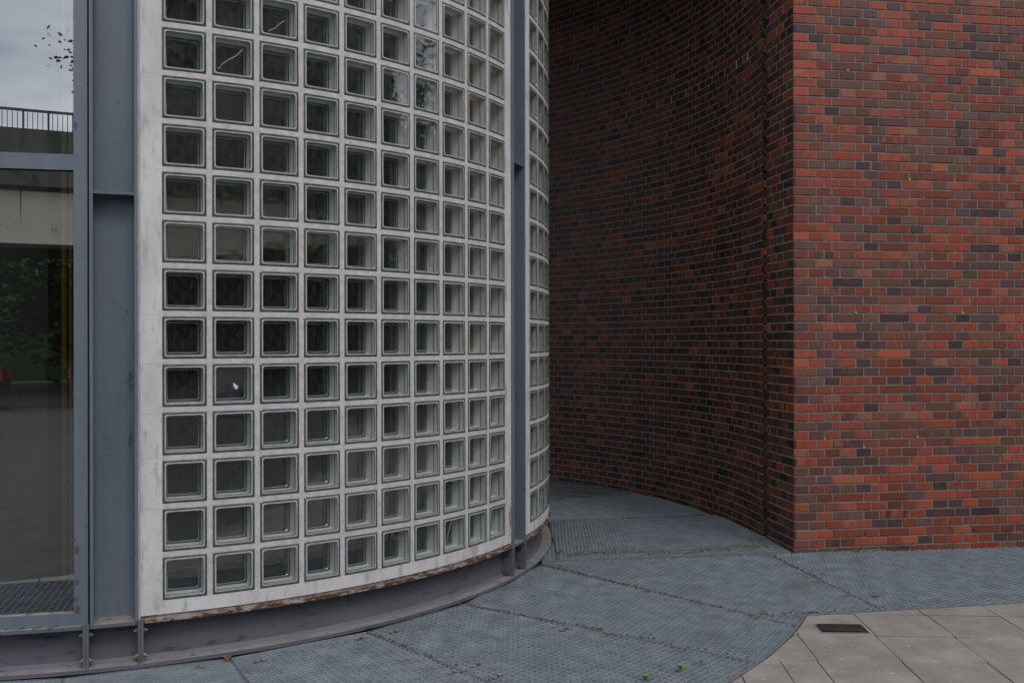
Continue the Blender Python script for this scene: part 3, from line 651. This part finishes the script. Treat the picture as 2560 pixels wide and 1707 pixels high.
for pi_, (pa, pb, ba, nc) in enumerate(panels):
    mb = MB()
    # concrete grid with deep openings
    cols_ = [pa] + [x for c in range(nc) for x in (ba + c * da, ba + c * da + .0636)] + [pb]
    zs = [.230] + [z for r_ in range(NR) for z in (Z0 + r_ * PP, Z0 + r_ * PP + PW)] + [HT]
    RF = DR + .003
    for i in range(len(cols_) - 1):
        for j in range(len(zs) - 1):
            op = i % 2 == 1 and j % 2 == 1
            a0, a1, z0, z1 = cols_[i], cols_[i + 1], zs[j], zs[j + 1]
            if op:
                mb.use('tunnel')
                for (b0, y0, b1, y1) in ((a0, z0, a0, z1), (a0, z1, a1, z1), (a1, z1, a1, z0), (a1, z0, a0, z0)):
                    mb.poly([P(b0, RF, y0), P(b1, RF, y1), P(b1, RF - .088, y1), P(b0, RF - .088, y0)])
            else:
                edge = i in (0, len(cols_) - 2) or j == 0 or j == len(zs) - 2
                mb.use('render' if edge else 'joint')
                sub = max(1, int((a1 - a0) / .03)); 
                for q in range(sub):
                    c0, c1 = a0 + (a1 - a0) * q / sub, a0 + (a1 - a0) * (q + 1) / sub
                    # joints are dished a little
                    mb.poly([P(c0, RF, z0), P(c1, RF, z0), P(c1, RF, z1), P(c0, RF, z1)])
                if i in (0, len(cols_) - 2):
                    b0 = pa if i == 0 else pb; mb.poly([P(b0, RF, z0), P(b0, RF - .09, z0), P(b0, RF - .09, z1), P(b0, RF, z1)])
                if j == 0: mb.poly([P(a0, RF - .09, z0), P(a1, RF - .09, z0), P(a1, RF, z0), P(a0, RF, z0)])
    pnlabel = ('wide front glass block panel of ten columns' if pi_ == 0 else 'narrow edge-on glass block panel at the drum outline')
    # weathering of the render: hairline cracks at the block rows, flaked patch
    ck = mb; ck.use('flake')
    rr = random.Random(9 + pi_)
    for r_ in range(0, NR):
        if rr.random() < .75:
            z = Z0 + r_ * PP + PW + rr.uniform(-.01, .02); pts = [(cols_[0] + .001 + (cols_[1] - cols_[0] - .003) * i / 7, z + rr.uniform(-.0014, .0014)) for i in range(8)]
            for (x0, y0), (x1, y1) in zip(pts, pts[1:]): ck.poly([P(x0, RF + .0006, y0), P(x1, RF + .0006, y1), P(x1, RF + .0006, y1 + .0007), P(x0, RF + .0006, y0 + .0007)])
    if pi_ == 0:
        pl = [(1.128, .40), (1.131, .43), (1.134, .445), (1.1375, .46), (1.1385, .44), (1.1385, .34), (1.136, .325), (1.131, .345)]
        ck.poly([P(a, RF + .0008, z) for a, z in pl])
    pn = drum(mb, 'glass_block_panel'); pn['label'] = pnlabel
    rest = []
    for c in range(nc):
        for r_ in range(NR):
            a = ba + c * da + .0318; z = Z0 + r_ * PP + PW / 2; loc = P(a, DR * cos(.0318) + .0022, z)
            loc = (loc[0], loc[1], loc[2])
            if (pi_, c, r_) in solo:
                if proto is None:
                    proto = block_mesh().build('glass_block', None, smooth=False); o = proto
                else:
                    o = proto.copy(); COL.objects.link(o)
                o.parent = pn; o.location = loc; o.rotation_euler = (R_(rr.uniform(-.35, .35)), 0, a + R_(rr.uniform(-.45, .45)))
            else: rest.append((loc, a, rr.uniform(-.006, .006), rr.uniform(-.008, .008)))
    src = block_mesh(); allb = MB(); allb.mats = src.mats
    for loc, a, t1, t2 in rest:
        m4 = Matrix.Translation(loc) @ Matrix.Rotation(a + t2, 4, 'Z') @ Matrix.Rotation(t1, 4, 'X'); n = len(allb.v)
        allb.v += [tuple(m4 @ Vector(v)) for v in src.v]; allb.f += [tuple(i + n for i in f) for f in src.f]; allb.m += src.m
    if rest: kind(allb.build('glass_blocks', pn), 'stuff')
# a scrap of paper stuck behind one block face, and the long cracks in three blocks
def at_px(u, v, r=DR):
    t = (u - 1280) / F; a_ = 1 + t * t; b_ = -2 * (t * DX + DY); c_ = DX * DX + DY * DY - r * r
    y = (-b_ - sqrt(b_ * b_ - 4 * a_ * c_)) / 2 / a_; x = t * y; return (x, y, 1.47 - (v - 853.5) * y / F, atan2(x - DX, -(y - DY)))
x, y, z, a = at_px(588, 964); b = MB().use('white'); sc_ = .0018
pts = [(-7, 9), (-3, 8), (3, 3), (7, -1), (3, -9), (-2, -5), (-4, 1), (-7, 3), (-4, 4)]
b.poly([P(a + p[0] * sc_ / DR, DR + .004, z + p[1] * sc_) for p in pts]); b.poly([P(a + p[0] * sc_ / DR, DR + .0035, z + p[1] * sc_) for p in reversed(pts)])
tag(b.build('paper_scrap'), 'torn white scrap stuck on a glass block in the second column', 'scrap')
for path in ([(544, 168), (549, 172), (556, 160), (572, 149), (590, 140), (601, 130), (609, 123)], [(1111, 1372), (1118, 1340), (1128, 1301)], [(672, 77), (690, 70), (700, 60), (712, 52)]):
    b = MB().use('ridge'); pp = [at_px(u, v) for u, v in path]; b.tube([P(q[3], DR + (-.001), q[2]) for q in pp], .0016, 5); b.build('glass_crack', bpy.data.objects['glass_block_panel'])

# steel I-columns standing between the panels (their hollow side faces out)
def column(a, stz, label):
    root = bpy.data.objects.new('steel_column', None); COL.objects.link(root); root.parent = DR_; x, y, _ = P(a, DR, 0); root.location = (x - DX, y - DY, 0); root.rotation_euler[2] = a; root['label'] = label
    RFx = .016; hw = .1; tf = .014; wd = .092; rf = .028
    prof = [(-hw, RFx - .13), (-hw, RFx - .0015), (-hw + .0015, RFx), (-hw + tf - .0015, RFx), (-hw + tf, RFx - .0015)]
    for i in range(7): t_ = pi / 2 * i / 6; prof.append((-hw + tf + rf - rf * cos(t_), RFx - wd + rf - rf * sin(t_)))
    prof += [(-x_, y_) for x_, y_ in reversed(prof)]
    b = MB().use('paint'); z0, z1 = .212, HT
    for p, q in zip(prof, prof[1:]): b.poly([(p[0], -p[1], z0), (q[0], -q[1], z0), (q[0], -q[1], z1), (p[0], -p[1], z1)])
    if a < .5:
        b.use('smudge'); rr = random.Random(4)
        for (cx, cz, n_, dx, l_) in ((.060, 1.29, 13, .010, .020), (.060, 1.03, 8, .008, .016), (.015, .262, 6, .012, .03), (-.04, .255, 4, .008, .02)):
            for i in range(n_):
                x0 = cx + rr.uniform(-dx, dx) - .004 * i / n_; z0 = cz + (i / n_ - .5) * n_ * .0075; ll = l_ * rr.uniform(.5, 1)
                w__ = .0022; yy = .0755 - max(0, x0 - .058) * 1.2
                b.hexa([(x0 - ll * .35, yy, z0 - ll * .5), (x0 - ll * .35 + w__, yy, z0 - ll * .5), (x0 - ll * .35 + w__, yy + .002, z0 - ll * .5), (x0 - ll * .35, yy + .002, z0 - ll * .5), (x0 + ll * .35, yy, z0 + ll * .5), (x0 + ll * .35 + w__, yy, z0 + ll * .5), (x0 + ll * .35 + w__, yy + .002, z0 + ll * .5), (x0 + ll * .35, yy + .002, z0 + ll * .5)])
    b.build('shaft', root, smooth=True, merge=True)
    b = MB().use('paint'); w_ = hw - tf
    b.hexa([(-w_, -(RFx - .006), stz - .010), (w_, -(RFx - .006), stz - .010), (w_, -(RFx - wd), stz - .010), (-w_, -(RFx - wd), stz - .010),
            (-w_, -(RFx - .006), stz), (w_, -(RFx - .006), stz), (w_, -(RFx - wd), stz), (-w_, -(RFx - wd), stz)])
    b.build('stiffener_plate', root)
    b = MB().use('dirty'); # weld and dust line at the foot
    rr = random.Random(int(a * 100))
    for i in range(14):
        x0 = -w_ + 2 * w_ * i / 14; x1 = x0 + 2 * w_ / 14; hh = .002 + rr.random() * .003
        b.hexa([(x0, -(RFx - wd + .012), .2125), (x1, -(RFx - wd + .012), .2125), (x1, -(RFx - wd), .2125), (x0, -(RFx - wd), .2125), (x0, -(RFx - wd + .006), .2125 + hh), (x1, -(RFx - wd + .006), .2125 + hh), (x1, -(RFx - wd), .2125 + hh + .003), (x0, -(RFx - wd), .2125 + hh + .003)])
    b.build('foot_weld', root)
    return root
c1 = column(.3360, 2.143, 'broad front steel column beside the tall window')
c2 = column(1.1748, 2.590, 'steel column seen edge on between the two glass block panels')
# sealant strips between panel and columns/ring
b = MB().use('joint'); rs = DR - .006
for a0, a1 in ((.3687, .3714), (1.1394, 1.1425), (1.2075, 1.2102), (1.975, 1.9775)): arcbox(b, a0 - .0004, a1 + .0004, rs - .02, rs + .0055, .212, HT, 1)
b.use('seal')
for pa, pb, ba, nc in panels: arcbox(b, pa, pb, rs - .03, rs + .002, .2125, .2295)
drum(b, 'sealant')

# ring beam
RB = bpy.data.objects.new('ring_beam', None); COL.objects.link(RB); RB.parent = DR_; RB['label'] = 'grey steel ring beam along the foot of the drum, rusting along its top edge'
def rbm(mb, name): o = mb.build(name, RB); o.location = (-DX, -DY, 0); return o
b = MB(); A0, A1 = -.62, 2.9
b.use('paint_shaded'); arcstrip(b, A0, A1, 3.008, .021, .196, 120)
rbm(b, 'web')
b = MB(); arcbox(b, A0, A1, 3.0, 3.092, .003, .021, 130, mats=('paint_shaded', 'dirty', 'paint_shaded'))
rbm(b, 'bottom_flange')
b = MB()
for a0, a1, fm in ((A0, .2930, 'paint_shaded'), (.3025, .3665, 'paint_shaded'), (.377, 1.138, 'rust'), (1.149, 1.2025, 'paint_shaded'), (1.2140, 1.97, 'rust'), (1.98, A1, 'paint_shaded')):
    arcbox(b, a0, a1, 3.0, 3.084, .196 + (.003 if fm == 'rust' else 0), .212, mats=(fm, 'dirty' if fm == 'paint_shaded' else fm, 'paint_shaded'))
rbm(b, 'top_flange')
b = MB().use('paint_shaded')                                  # small fillet where web meets bottom flange
for i in range(110):
    a0 = A0 + (A1 - A0) * i / 110; a1 = A0 + (A1 - A0) * (i + 1) / 110; b.poly([P(a0, 3.024, .0214), P(a1, 3.024, .0214), P(a1, 3.0085, .036), P(a0, 3.0085, .036)])
rbm(b, 'fillet')
for a, m_ in ((.2978, 'dirtrust'), (.3718, 'dirtrust'), (1.1435, 'paint_shaded'), (1.2082, 'paint_shaded')):
    for s in (-1, 1):
        am = a + s * .0021; b = MB().use('paint_shaded')
        arcbox(b, am - .0019, am + .0019, 3.006, 3.086, .018, .2165, 1, mats=(m_, m_, 'paint_shaded')); rbm(b, 'end_plate')
    for z in (.163, .047):
        for s in (-1, 1):
            b = MB().use('bolt'); c0 = P(a + s * .0041, 3.058, z); tx, ty = cos(a) * s, sin(a) * s
            if a > .35 and a < .5 and s < 0: pass
            b.tube([c0, (c0[0] + tx * .0095, c0[1] + ty * .0095, z)], .0130, 6)
            b.tube([(c0[0] + tx * .0092, c0[1] + ty * .0092, z), (c0[0] + tx * .0175, c0[1] + ty * .0175, z)], .0055, 8)
            rbm(b, 'bolt')
b = MB().use('smudge'); x, y, z, a = at_px(1163, 1443, 3.008)
b.poly([P(a + p[0] / DR, 3.0095, z + p[1]) for p in ((-.012, .03), (-.004, .02), (.004, .004), (.012, -.022), (.004, -.014), (-.006, .006))]); rbm(b, 'dark_patch')  # flat darker patch on the web

# tall window: straight facet between two points on the circle
def window(a0, a1, label=None):
    p0, p1 = P(a0, DR, 0), P(a1, DR, 0); dx, dy = p1[0] - p0[0], p1[1] - p0[1]; L_ = hypot(dx, dy); rz = atan2(dy, dx)
    root = bpy.data.objects.new('window', None); COL.objects.link(root); root.parent = DR_; root.location = (p0[0] - DX, p0[1] - DY, 0); root.rotation_euler[2] = rz
    if label: root['label'] = label
    # local x along the facet, y inward
    fw = .057; b = MB().use('paint')
    jl = -.003
    b.box(L_ - fw, jl, .2125, L_, .06, HT); b.box(0, jl, .2125, fw, .06, HT)
    for z0, z1 in ((.2125, .268), (2.233, 2.303), (4.3, 4.37), (6.4, 6.47), (HT - .08, HT)): b.box(fw + .0002, jl + .0015, z0, L_ - fw - .0002, .058, z1)
    b.build('frame', root)
    b = MB().use('seal'); 
    b.box(fw, jl + .0175, .2682, L_ - fw, .024, .2705)
    b.build('sealant_bead', root)
    for z0, z1 in ((.268, 2.233), (2.303, 4.3), (4.37, 6.4), (6.47, HT - .08)):
        b = MB().use('pane'); b.box(fw - .006, .020, z0 - .004, L_ - fw + .006, .0215, z1 + .004)
        # only the outer face carries the reflection
        b.f = [b.f[2]]; b.m = [b.m[2]]; b.c = [b.c[2]]; b.c2 = [b.c2[2]]
        b.build('pane', root)
        g_ = MB().use('black')
        for (x0, zz0, x1, zz1) in ((fw - .0005, z0, fw + .003, z1), (L_ - fw - .003, z0, L_ - fw + .0005, z1), (fw, z1 - .004, L_ - fw, z1 + .0005)): g_.box(x0, .012, zz0, x1, .023, zz1)
        g_.build('gasket', root)
    return root, L_
w1, WL1 = window(.118, .3005, 'tall dark reflecting window left of the steel column')
w2, _ = window(-.066, .1165); window(-.25, -.0675)
b = MB().use('smudge2')                                # dull round spots on the window jamb and a dim gap next to the column
for zc_, rz_, hh in ((.55, .011, .022), (.405, .010, .014), (.285, .013, .02), (2.43, .009, .018), (.33, .006, .012)):
    b.poly([(WL1 - .055 + .0012 + rz_ * (1 + cos(2 * pi * i / 14)) * .8, -.0036, zc_ + hh * sin(2 * pi * i / 14)) for i in range(14)])
b.build('dull_spots', w1)
b = MB().use('black'); arcbox(b, .3000, .3034, 2.98, 3.066, .2125, HT, 1); drum(b, 'gap_shade_strip')  # black strip paints in the shade of the gap between frame and column
# rest of the drum shell, roof and inside
b = MB().use('render'); arcstrip(b, 1.9775, 2 * pi - .25, DR, .212, HT, 90); b.poly([P(-.25 - 4.06 * i / 60 if False else 2 * pi * i / 60, DR - .01, HT) for i in range(60)])
drum(b, 'rear_shell')
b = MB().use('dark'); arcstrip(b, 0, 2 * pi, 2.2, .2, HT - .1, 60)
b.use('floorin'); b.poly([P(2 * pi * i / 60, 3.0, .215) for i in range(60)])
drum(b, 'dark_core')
# concrete wall, ribbed floor and pipes just inside the window
b = MB().use('conc'); b.box(-4.6, 5.02, .215, -2.425, 5.2, HT - .2); drum(b, 'inner_wall')
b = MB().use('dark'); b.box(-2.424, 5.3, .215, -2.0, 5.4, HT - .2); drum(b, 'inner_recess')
b = MB().use('mark'); 
for i in range(22): b.bar((-3.3 + i * .06, 4.20), (-2.9 + i * .06, 5.0), .0022, .2155, .219)
drum(b, 'floor_ribs')
for (X, rd, lb) in ((-2.352, .0135, 'thicker ochre pipe standing inside behind the window'), (-2.318, .009, 'thinner ochre pipe inside, nearest the window jamb')):
    b = MB().use('yellow'); b.tube([(0, 0, 0), (0, 0, 6.5)], rd, 12)
    p_ = tag(b.build('ochre_pipe', loc=(X, 5.05, .216), smooth=True), lb, 'pipe', 'ochre pipes behind the window')
    for z in (.5, 1.1, 2.0): c = MB().use('bolt'); c.tube([(0, -rd - .004, z), (0, -rd - .001, z)], .005, 6); c.tube([(0, 0, z - .006), (0, 0, z + .006)], rd + .002, 12); c.build('pipe_clip', p_)

# ================================================================== WHAT THE GLASS REFLECTS: viaduct, trees, cars behind the camera
VR = 26.4
VD = thing('viaduct', 'long concrete road viaduct with railing behind the camera, mirrored in the glass', 'bridge', (DX, DY, 0))
def vd(mb, name, **k): o = mb.build(name, VD, **k); o.location = (-DX, -DY, 0); return o
b = MB().use('concl'); arcbox(b, -.9, 1.75, VR - .05, VR + 1.2, 4.05, 5.5, 60); b.use('concd'); rd = random.Random(8)
for i in range(130):                                   # black runs of dirt down the face of the beam
    a = -.6 + i * .018 + rd.uniform(-.006, .006); wd = rd.uniform(.0006, .003); ln = rd.choice([.12, .25, .4, 1.2]) * rd.uniform(.6, 1.1)
    b.poly([P(a - wd, VR - .054, 5.5), P(a - wd * .4, VR - .054, 5.5 - ln * .6), P(a, VR - .054, 5.5 - ln), P(a + wd * .4, VR - .054, 5.5 - ln * .5), P(a + wd, VR - .054, 5.5)])
arcstrip(b, -.6, 1.75, VR - .058, 5.42, 5.52, 90); vd(b, 'edge_beam')
b = MB().use('concd'); arcbox(b, -.9, 1.75, VR + 1.2, VR + 8, 4.3, 5.6, 40); vd(b, 'deck')
b = MB().use('concd'); arcbox(b, -.9, 1.75, VR - .35, VR + .2, 5.52, 7.0, 60); vd(b, 'parapet')
b = MB().use('concd')
for i in range(0, 900):
    a = -.45 + i * .0045
    if a > 1.7: break
    if i % 5 == 0: arcbox(b, a, a + .0019, VR, VR + .05, 7.0, 7.56, 1)
    else: arcbox(b, a, a + .0007, VR, VR + .02, 7.06, 7.5, 1)
vd(b, 'balusters')['kind'] = 'stuff'
b = MB().use('concd'); arcbox(b, -.9, 1.75, VR - .02, VR + .06, 7.52, 7.58, 60); vd(b, 'handrail')
for a in (-.55, .35, .98, 1.5):
    b = MB().use('concl'); a_ = .022
    for i in range(8):
        f0, f1 = i / 8, (i + 1) / 8; h0, h1 = 2.9 + 1.15 * f0, 2.9 + 1.15 * f1; w0, w1_ = a_ + .05 * f0 ** 2.2, a_ + .05 * f1 ** 2.2
        arcbox(b, a - w1_, a + w1_, VR + .3, VR + 1.3, h0, h1, 2)
    arcbox(b, a - a_, a + a_, VR + .3, VR + 1.3, -.05, 2.9, 2); vd(b, 'pier')

b = MB().use('foliage')
for i in range(60):
    a0_, a1_ = -1.0 + i * .047, -1.0 + (i + 1) * .047
    for k in range(5):
        q = []
        for a, kk in ((a0_, k), (a1_, k), (a1_, k + 1), (a0_, k + 1)): q.append(P(a, VR + 14 + kk * 2.2, -.1 + 7.2 * (kk / 5) ** .7 + .25 * sin(a * 37 + kk * 2)))
        b.poly(q)
kind(b.build('embankment'), 'structure')
def tree(x, y, h, crown_r, crown_z, n, seed, label, matn='foliage', grp='trees beyond the viaduct', ls=.3, trunk_r=.18):
    rr = random.Random(seed); t = thing('tree', label, 'tree', (x, y, -.05), 0, grp)
    b = MB().use('bark'); top = crown_z + crown_r * .2
    b.tube([(0, 0, 0), (.05, .03, top * .5), (.12, -.05, top)], [trunk_r, trunk_r * .75, trunk_r * .3], 8)
    cl = []
    for i in range(9):
        a = i * 2.4; zz = crown_z * rr.uniform(.55, .95); e_ = Vector((cos(a) * crown_r * .75, sin(a) * crown_r * .75, crown_z + rr.uniform(-.4, .8) * crown_r))
        b.tube([(.06, 0, zz), tuple(Vector((0, 0, zz)).lerp(e_, .5) + Vector((0, 0, .2))), tuple(e_)], [trunk_r * .4, trunk_r * .25, .02], 5); cl.append(e_)
    b.build('trunk', t)
    b = MB().use(matn)
    for i in range(14): cl.append(Vector((rr.gauss(0, .5) * crown_r, rr.gauss(0, .5) * crown_r, crown_z + rr.gauss(0, .45) * crown_r)))
    for i in range(n):
        c = rr.choice(cl); p = c + Vector((rr.gauss(0, .24), rr.gauss(0, .24), rr.gauss(0, .2))) * crown_r
        u = Vector((rr.gauss(0, 1), rr.gauss(0, 1), rr.gauss(0, .6))).normalized(); v = u.orthogonal().normalized(); s = ls * rr.uniform(.5, 1.1)
        b.poly([tuple(p - u * s * .5), tuple(p + v * s * .28), tuple(p + u * s * .5), tuple(p - v * s * .28)])
    b.build('crown', t)
for i in range(15):
    a = -.6 + i * .155; rr_ = random.Random(i); rad = VR + 10 + rr_.random() * 3; x, y, _ = P(a, rad, 0); hh = rr_.uniform(5.0, 6.2)
    tree(x, y, hh, 3.0, 3.0, (4500 if 3 <= i <= 6 else 2000), 40 + i, 'dark tree beyond the viaduct, number %s from its left end' % ['one','two','three','four','five','six','seven','eight','nine','ten','eleven','twelve','thirteen','fourteen','fifteen'][i], ls=(.4 if 3 <= i <= 6 else .7))
tree(-3.35 + 2.88, -14.0, 9, 1.25, 7.9, 3000, 77, 'slender tree with yellowing leaves in front of the viaduct', 'foliage2', 'trees in front of the viaduct', .14, .1)
tree(7.5, -9.5, 12, 2.6, 9.5, 2600, 78, 'tall green tree to the right in front of the viaduct', 'foliage', 'trees in front of the viaduct', .3)
tree(14.5, 3.2, 12, 2.6, 4.9, 2600, 80, 'round green tree close to the front of the brick building', 'foliage', 'trees in front of the viaduct', .3)
tree(17.0, 6.3, 12, 2.4, 6.6, 2600, 81, 'tall narrow green tree against the far end of the brick wall', 'foliage', 'trees in front of the viaduct', .3)
tree(15.5, -2.5, 12, 2.8, 6.5, 2600, 79, 'broad green tree nearest the right end of the viaduct', 'foliage', 'trees in front of the viaduct', .3)

OB = thing('office_block', 'dark grey flat fronted office block rising beyond the viaduct', 'building', P(R_(44), VR + 19, -.1))
b = MB().use('concd'); arcbox(b, R_(20), R_(82), VR + 17.6, VR + 24, -.1, 18, 6); o = b.build('wall', OB); o.location = tuple(-k for k in OB.location)
for k in range(5):
    b = MB().use('carglass'); arcbox(b, R_(22), R_(80), VR + 17.55, VR + 17.7, 6.5 + k * 2.6, 7.9 + k * 2.6, 6); o = b.build('window_band', OB); o.location = tuple(-k_ for k_ in OB.location)
def car(x, y, rz, paint, label):
    t = thing('parked_car', label, 'car', (x, y, -.05), rz, 'cars parked behind the camera')
    prof = [(-2.05, .30), (-2.08, .62), (-1.98, .90), (-1.30, .99), (-.72, 1.38), (-.35, 1.46), (.75, 1.46), (1.35, 1.36), (1.88, 1.0), (2.02, .92), (2.06, .55), (2.0, .30)]
    b = MB().use(paint)
    def sec(f, wd):
        return [(p[0] * f, wd * (1 - .20 * max(0, (p[1] - .95) / .5)), p[1]) for p in prof]
    L, Rr = sec(1, -.86), [(p[0], -p[1], p[2]) for p in sec(1, -.86)]
    b.poly(L); b.poly(Rr[::-1])
    for i in range(12): j = (i + 1) % 12; b.poly([L[i], Rr[i], Rr[j], L[j]])
    b.build('body', t)
    for s in (-1, 1):
        b = MB().use('carglass'); yy = lambda z: s * (.86 * (1 - .20 * max(0, (z - .95) / .5)) + .006)
        b.poly([(-1.05, yy(1.0), 1.0), (-.66, yy(1.34), 1.34), (-.3, yy(1.40), 1.40), (-.02, yy(1.4), 1.40), (-.02, yy(1.0), 1.0)]); b.poly([(.04, yy(1.0), 1.0), (.04, yy(1.4), 1.40), (.7, yy(1.4), 1.40), (1.25, yy(1.32), 1.32), (1.6, yy(1.02), 1.02)]); b.build('side_window', t)
        b = MB().use('lamp'); b.box(-2.09, s * .70 - .12, .68, -1.99, s * .70 + .12, .84); b.build('headlight', t)
        b = MB().use('red'); b.box(2.0, s * .72 - .09, .7, 2.075, s * .72 + .09, .9); b.build('tail_light', t)
        for wx in (-1.28, 1.28):
            b = MB().use('tyre'); b.tube([(wx, s * .70, .31), (wx, s * .875, .31)], .31, 20); wh = b.build('wheel', t)
            b = MB().use('bolt'); b.tube([(wx, s * .86, .31), (wx, s * .885, .31)], .19, 12); b.build('rim', wh)
    b = MB().use('carglass'); b.poly([(-1.26, -.76, 1.02), (-1.26, .76, 1.02), (-.76, .66, 1.38), (-.76, -.66, 1.38)]); b.build('windscreen', t).location = (-.02, 0, .012)
    b = MB().use('carglass'); b.poly([(1.40, .66, 1.34), (1.40, -.66, 1.34), (1.84, -.76, 1.03), (1.84, .76, 1.03)]); b.build('rear_window', t).location = (.014, 0, .012)
    b = MB().use('carsil'); 
    for s in (-1, 1): b.tube([(-.5, s * .66, 1.47), (0, s * .67, 1.50), (.9, s * .66, 1.48)], .014, 6)
    b.build('roof_rails', t)
car(-5.55, -15.0, R_(4), 'carred', 'red hatchback with silver roof rails parked behind the camera')
car(-.1, -15.6, R_(186), 'carglass', 'black hatchback parked next to the red one')
car(8.8, -8.0, R_(40), 'carsil', 'second silver hatchback standing apart on the right of the forecourt')
